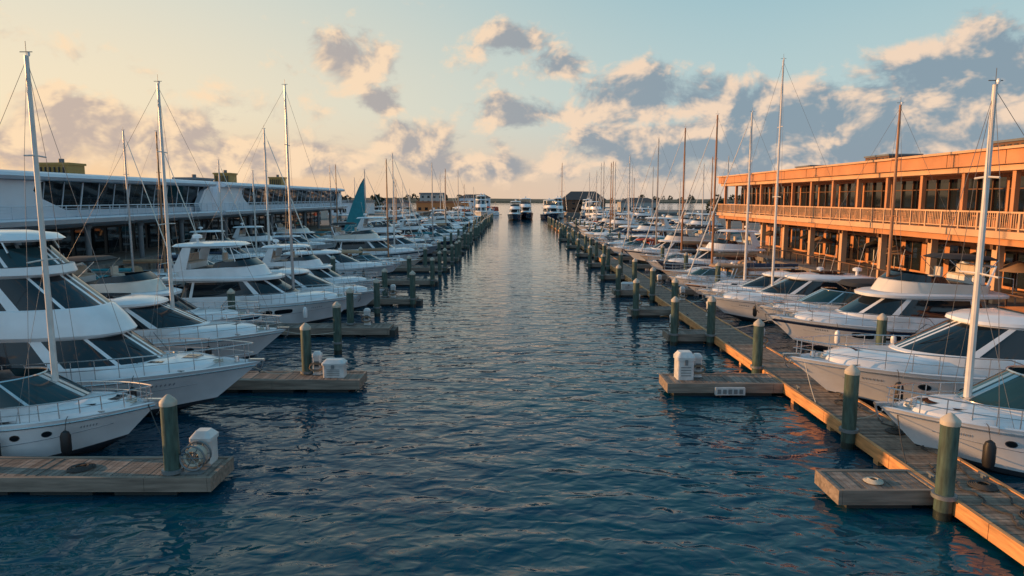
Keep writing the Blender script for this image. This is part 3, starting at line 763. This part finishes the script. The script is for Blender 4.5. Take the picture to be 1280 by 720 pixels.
# ------------------------------------------------------------------ land, far shore
m=MB(); m.box(-400,-38.5,0,330,-2,1.78,"quay"); 
for k in range(60): m.box(-38.49,-38.25,2+k*5,2.4+k*5,-1,1.49,"dock_beam_grey")
m.box(-38.49,-38.1,0,330,1.5,1.85,"quay"); m.obj("quay_ground",None,False)
m=MB(); m.box(26.4,400,0,240,-2,1.78,"quay")
m.box(26.1,26.39,0,240,1.45,1.85,"quay")
for k in range(48): m.box(26.15,26.39,2+k*5,2.4+k*5,-1,1.44,"dock_beam_grey")
m.obj("promenade_ground",None,False)
m=MB(); R=[]
for i in range(121):
    x=-3000+i*50; f=sin(i*.37)+sin(i*.13+1)
    R.append([(x,1160+20*f,-1),(x,1163+20*f,1.2),(x,1240,3+f*.5),(x,1500,6+1.5*f),(x,1600,-1)])
m.rings(R,"land_green",False); m.obj("far_shore")
def treemass(name,x0,x1,y,zb,n,h,seed):
    rnd=random.Random(seed); m=MB()
    for i in range(n):
        cx=rnd.uniform(x0,x1); cy=y+rnd.uniform(-10,10); hh=h*rnd.uniform(.5,1.1); w=hh*rnd.uniform(.5,.9)
        m.cyl(cx,cy,zb,zb+hh*.5,.3,.2,"roof_dark",5)
        for j in range(60):
            a=rnd.uniform(0,2*pi); e=rnd.uniform(-.5,1)*pi/2; r=rnd.uniform(.55,1)
            px=cx+w*.6*r*cos(a)*cos(e); py=cy+w*.6*r*sin(a)*cos(e); pz=zb+hh*.62+hh*.4*r*sin(e); s=rnd.uniform(.35,.9)*w*.22
            q=[(px+rnd.uniform(-s,s),py+rnd.uniform(-s,s),pz+rnd.uniform(-s,s)) for _ in range(5)]
            m.add(q,[(0,1,2),(0,2,3),(1,3,4),(0,4,2)],"foliage")
    m.obj(name,None,False)
treemass("distant_trees",-900,-60,1170,1,90,13,3); treemass("distant_trees",120,900,1170,1,80,12,4)
treemass("distant_trees",-160,-60,300,1.8,16,7,5); treemass("distant_trees",60,140,225,1.8,14,6,6)
def house(name,x,y,w,d,h,roof,wm,rm,zb=1.8,hip=True):
    e=empty(name,(x,y,zb)); m=MB(); m.box(-w/2,w/2,-d/2,d/2,0,h,wm)
    m.obj("walls",e,False)
    r=MB(); o=.6
    if hip:
        vs=[(-w/2-o,-d/2-o,h),(w/2+o,-d/2-o,h),(w/2+o,d/2+o,h),(-w/2-o,d/2+o,h),(-w/2+d*.35,0,h+roof),(w/2-d*.35,0,h+roof)]
        r.add(vs,[(0,1,5,4),(1,2,5),(2,3,4,5),(3,0,4),(0,3,2,1)],rm)
    else: r.box(-w/2-.3,w/2+.3,-d/2-.3,d/2+.3,h+.002,h+roof,rm)
    r.obj("roof",e,False)
    g=MB(); nf=max(1,int(h//3)); nw=max(2,int(w//3))
    for f in range(nf):
        for k in range(nw):
            xx=-w/2+(k+.5)*w/nw; g.box(xx-.7,xx+.7,-d/2-.06,-d/2-.003,f*3+.9,f*3+2.3,"bldg_glass")
    g.box(-w/2-.06,-w/2-.003,-d/4,d/4,.9,2.4,"bldg_glass")
    g.obj("windows",e,False)
house("boathouse",-34,345,26,14,4.5,.8,"orange_shed","roof_terra",1.2,False)
house("waterfront_house",-60,350,16,10,4.5,2,"wall_pale","roof_dark",1.2)
house("waterfront_house",-22,410,18,9,7,2,"bldg_white","roof_dark",1.2)
house("waterfront_house",-48,415,14,9,9,1,"wall_pale","bldg_grey",1.2,False)
house("waterfront_house",34,330,20,12,6,4,"bldg_amber_dark","roof_dark",1.2)
house("waterfront_house",62,340,18,12,5,2,"wall_pale","roof_dark",1.2)
house("waterfront_house",-64,205,14,16,5,2,"wall_pale","roof_dark",1.8)
house("waterfront_house",-62,262,16,16,4.5,1,"bldg_white","bldg_grey",1.8,False)
house("waterfront_house",50,112,14,12,4,2,"bldg_amber_dark","roof_dark",1.8)
m=MB(); m.box(-120,-14,325,420,-1,1.3,"quay"); m.obj("jetty_ground",None,False)
m=MB(); m.box(18,200,318,400,-1,1.3,"quay"); m.obj("jetty_ground",None,False)
m=MB(); m.add([(-9000,-300,0),(9000,-300,0),(9000,16000,0),(-9000,16000,0)],[(0,1,2,3)],"water"); m.obj("water",None,False)

# ------------------------------------------------------------------ camera
PITCH=7.5; F=1280*24/36
cd=bpy.data.cameras.new("camera"); cam=bpy.data.objects.new("camera",cd); COL.objects.link(cam)
cam.location=(0,0,8); cam.rotation_euler=(radians(90-PITCH),0,0); cd.lens=24; cd.sensor_width=36; cd.clip_end=20000; cd.clip_start=.1
scene.camera=cam
# ------------------------------------------------------------------ sun
SUN_EL=10.0; sdir=(-1.0,.12)
l=math.hypot(*sdir); sx,sy=sdir[0]/l,sdir[1]/l
sd=bpy.data.lights.new("sun",'SUN'); so=bpy.data.objects.new("sun",sd); COL.objects.link(so)
sd.energy=5.0; sd.angle=radians(.5); sd.color=(1,.50,.19)
from mathutils import Vector
v=Vector((sx*cos(radians(SUN_EL)),sy*cos(radians(SUN_EL)),sin(radians(SUN_EL))))
so.rotation_euler=v.to_track_quat('Z','Y').to_euler(); so.location=(-60,10,40)

# ------------------------------------------------------------------ sky
w=bpy.data.worlds.new("sky"); scene.world=w; w.use_nodes=True; nt=w.node_tree; nt.nodes.clear()
N=nt.nodes.new; Lk=nt.links.new
def setin(node,i,v,tree):
    if hasattr(v,'links'): tree.links.new(v,node.inputs[i])
    else: node.inputs[i].default_value=v
def M(op,a,b=0.0,c=0.0,clamp=False,tree=None):
    tree=tree or nt; q=tree.nodes.new("ShaderNodeMath"); q.operation=op; q.use_clamp=clamp
    setin(q,0,a,tree); setin(q,1,b,tree)
    if op in('MULTIPLY_ADD','SMOOTH_MAX'): setin(q,2,c,tree)
    return q.outputs[0]
def SS(x,a,b,tree=None):
    tree=tree or nt; q=tree.nodes.new("ShaderNodeMapRange"); q.interpolation_type='SMOOTHSTEP'
    setin(q,0,x,tree); q.inputs[1].default_value=a; q.inputs[2].default_value=b; return q.outputs[0]
def MIX(f,a,b):
    q=N("ShaderNodeMix"); q.data_type='RGBA'; setin(q,0,f,nt)
    for i,v in ((6,a),(7,b)):
        if hasattr(v,'links'): Lk(v,q.inputs[i])
        else: q.inputs[i].default_value=(*v,1)
    return q.outputs[2]
tc=N("ShaderNodeTexCoord"); sp=N("ShaderNodeSeparateXYZ"); Lk(tc.outputs["Generated"],sp.inputs[0])
X,Y,Z=sp.outputs
az=M('ARCTAN2',X,Y); el=M('ARCSINE',M('MINIMUM',M('MAXIMUM',Z,-1.0),1.0))
cv=N("ShaderNodeCombineXYZ"); Lk(az,cv.inputs[0]); Lk(el,cv.inputs[1])
dt=M('ADD',M('MULTIPLY',X,sx),M('MULTIPLY',Y,.22))
warm=SS(dt,-.15,.88); back=SS(Y,.1,-.6)
e1=SS(el,0.0,0.13); e2=SS(el,0.10,0.38); e3=SS(el,0.32,.90)
hor=MIX(warm,(.72,.58,.48),(1.0,.64,.36)); mid=MIX(warm,(.52,.66,.66),(1.0,.82,.56)); top=MIX(warm,(.29,.52,.61),(.70,.75,.67)); zen=(.08,.29,.47)
sky=MIX(e1,hor,mid); sky=MIX(e2,sky,top)
sky=MIX(M('MULTIPLY',back,.9),sky,(.40,.61,.80)); sky=MIX(e3,sky,zen)
ns=N("ShaderNodeTexSky"); ns.sky_type='NISHITA'; ns.sun_disc=False; ns.sun_elevation=radians(SUN_EL); ns.sun_rotation=atan2(sx,sy)
nsv=N("ShaderNodeVectorMath"); nsv.operation='SCALE'; Lk(ns.outputs[0],nsv.inputs[0]); nsv.inputs["Scale"].default_value=.08
sky=MIX(.08,sky,nsv.outputs[0])
def px2ae(px,py):
    a=(px-640)/F; b=(360-py)/F; p=radians(PITCH)
    fy=cos(p)+b*sin(p); fz=-sin(p)+b*cos(p); return atan2(a,fy),atan2(fz,math.hypot(a,fy))
blobs=[(430,75,50,30,1.05),(478,128,28,16,1),(640,52,54,18,.9),(695,82,46,20,.95),
 (660,142,86,20,1.05),(790,122,72,34,1.25),(872,122,50,26,1.1),
 (1080,165,165,58,1.6),(1215,112,105,52,1.55),(950,152,95,42,1.35),(860,182,200,28,1.2),
 (110,155,68,32,1.15),(210,170,70,28,1.1),(15,185,68,32,1.05),(310,195,150,26,1.05),(510,182,70,30,1.05),(590,208,170,16,.9),(1000,215,240,20,1.0)]
acc=None
for (bx,by,rx,ry,st) in blobs:
    a,e=px2ae(bx,by)
    s1=N("ShaderNodeVectorMath"); s1.operation='MULTIPLY_ADD'; Lk(cv.outputs[0],s1.inputs[0])
    kx,ky=F/rx/1.3,F/ry/1.3
    s1.inputs[1].default_value=(kx,ky,0); s1.inputs[2].default_value=(-a*kx,-e*ky,0)
    s3=N("ShaderNodeVectorMath"); s3.operation='LENGTH'; Lk(s1.outputs[0],s3.inputs[0])
    d=M('MULTIPLY_ADD',s3.outputs["Value"],-st,st)
    acc=d if acc is None else M('SMOOTH_MAX',acc,d,.15)
def wnoise(vec,sc,det,ro,st,off=(0,0,0)):
    mp=N("ShaderNodeMapping"); mp.inputs["Scale"].default_value=st; mp.inputs["Location"].default_value=off; Lk(vec,mp.inputs[0])
    n=N("ShaderNodeTexNoise"); n.noise_dimensions='2D'; n.inputs["Scale"].default_value=sc; n.inputs["Detail"].default_value=det; n.inputs["Roughness"].default_value=ro
    n.inputs["Distortion"].default_value=.2
    Lk(mp.outputs[0],n.inputs["Vector"]); return n.outputs[0]
n1=wnoise(cv.outputs[0],13,6,.6,(1,1.4,1)); n2=wnoise(cv.outputs[0],2.2,2,.5,(1,2.5,1))
n1b=wnoise(cv.outputs[0],13,4,.6,(1,1.4,1),(-.016,.026,0))
wide=M('MULTIPLY_ADD',n2,2.0,-1.3)
acc=M('MAXIMUM',M('MAXIMUM',acc,wide),-.6)
d0=M('ADD',acc,M('MULTIPLY_ADD',n1,2.5,-1.22))
alpha=M('MULTIPLY',SS(d0,-.02,.6),SS(el,-.01,.04))
lit=M('ADD',M('MULTIPLY',M('SUBTRACT',n1,n1b),4.0),M('MULTIPLY_ADD',d0,-.40,.62),clamp=True)
lit=SS(lit,.0,1.0)
shade=MIX(warm,(.23,.31,.38),(.56,.44,.38)); light=MIX(warm,(.92,.68,.50),(1.0,.74,.48))
ccol=MIX(lit,shade,light)
final=MIX(M('MULTIPLY',alpha,.9),sky,ccol)
bg=N("ShaderNodeBackground"); bg.inputs[1].default_value=1.0; Lk(final,bg.inputs[0]); ow=N("ShaderNodeOutputWorld"); Lk(bg.outputs[0],ow.inputs[0])
scene.view_settings.view_transform='Standard'; scene.view_settings.look='None'; scene.view_settings.exposure=0
print("objects",len(bpy.data.objects))
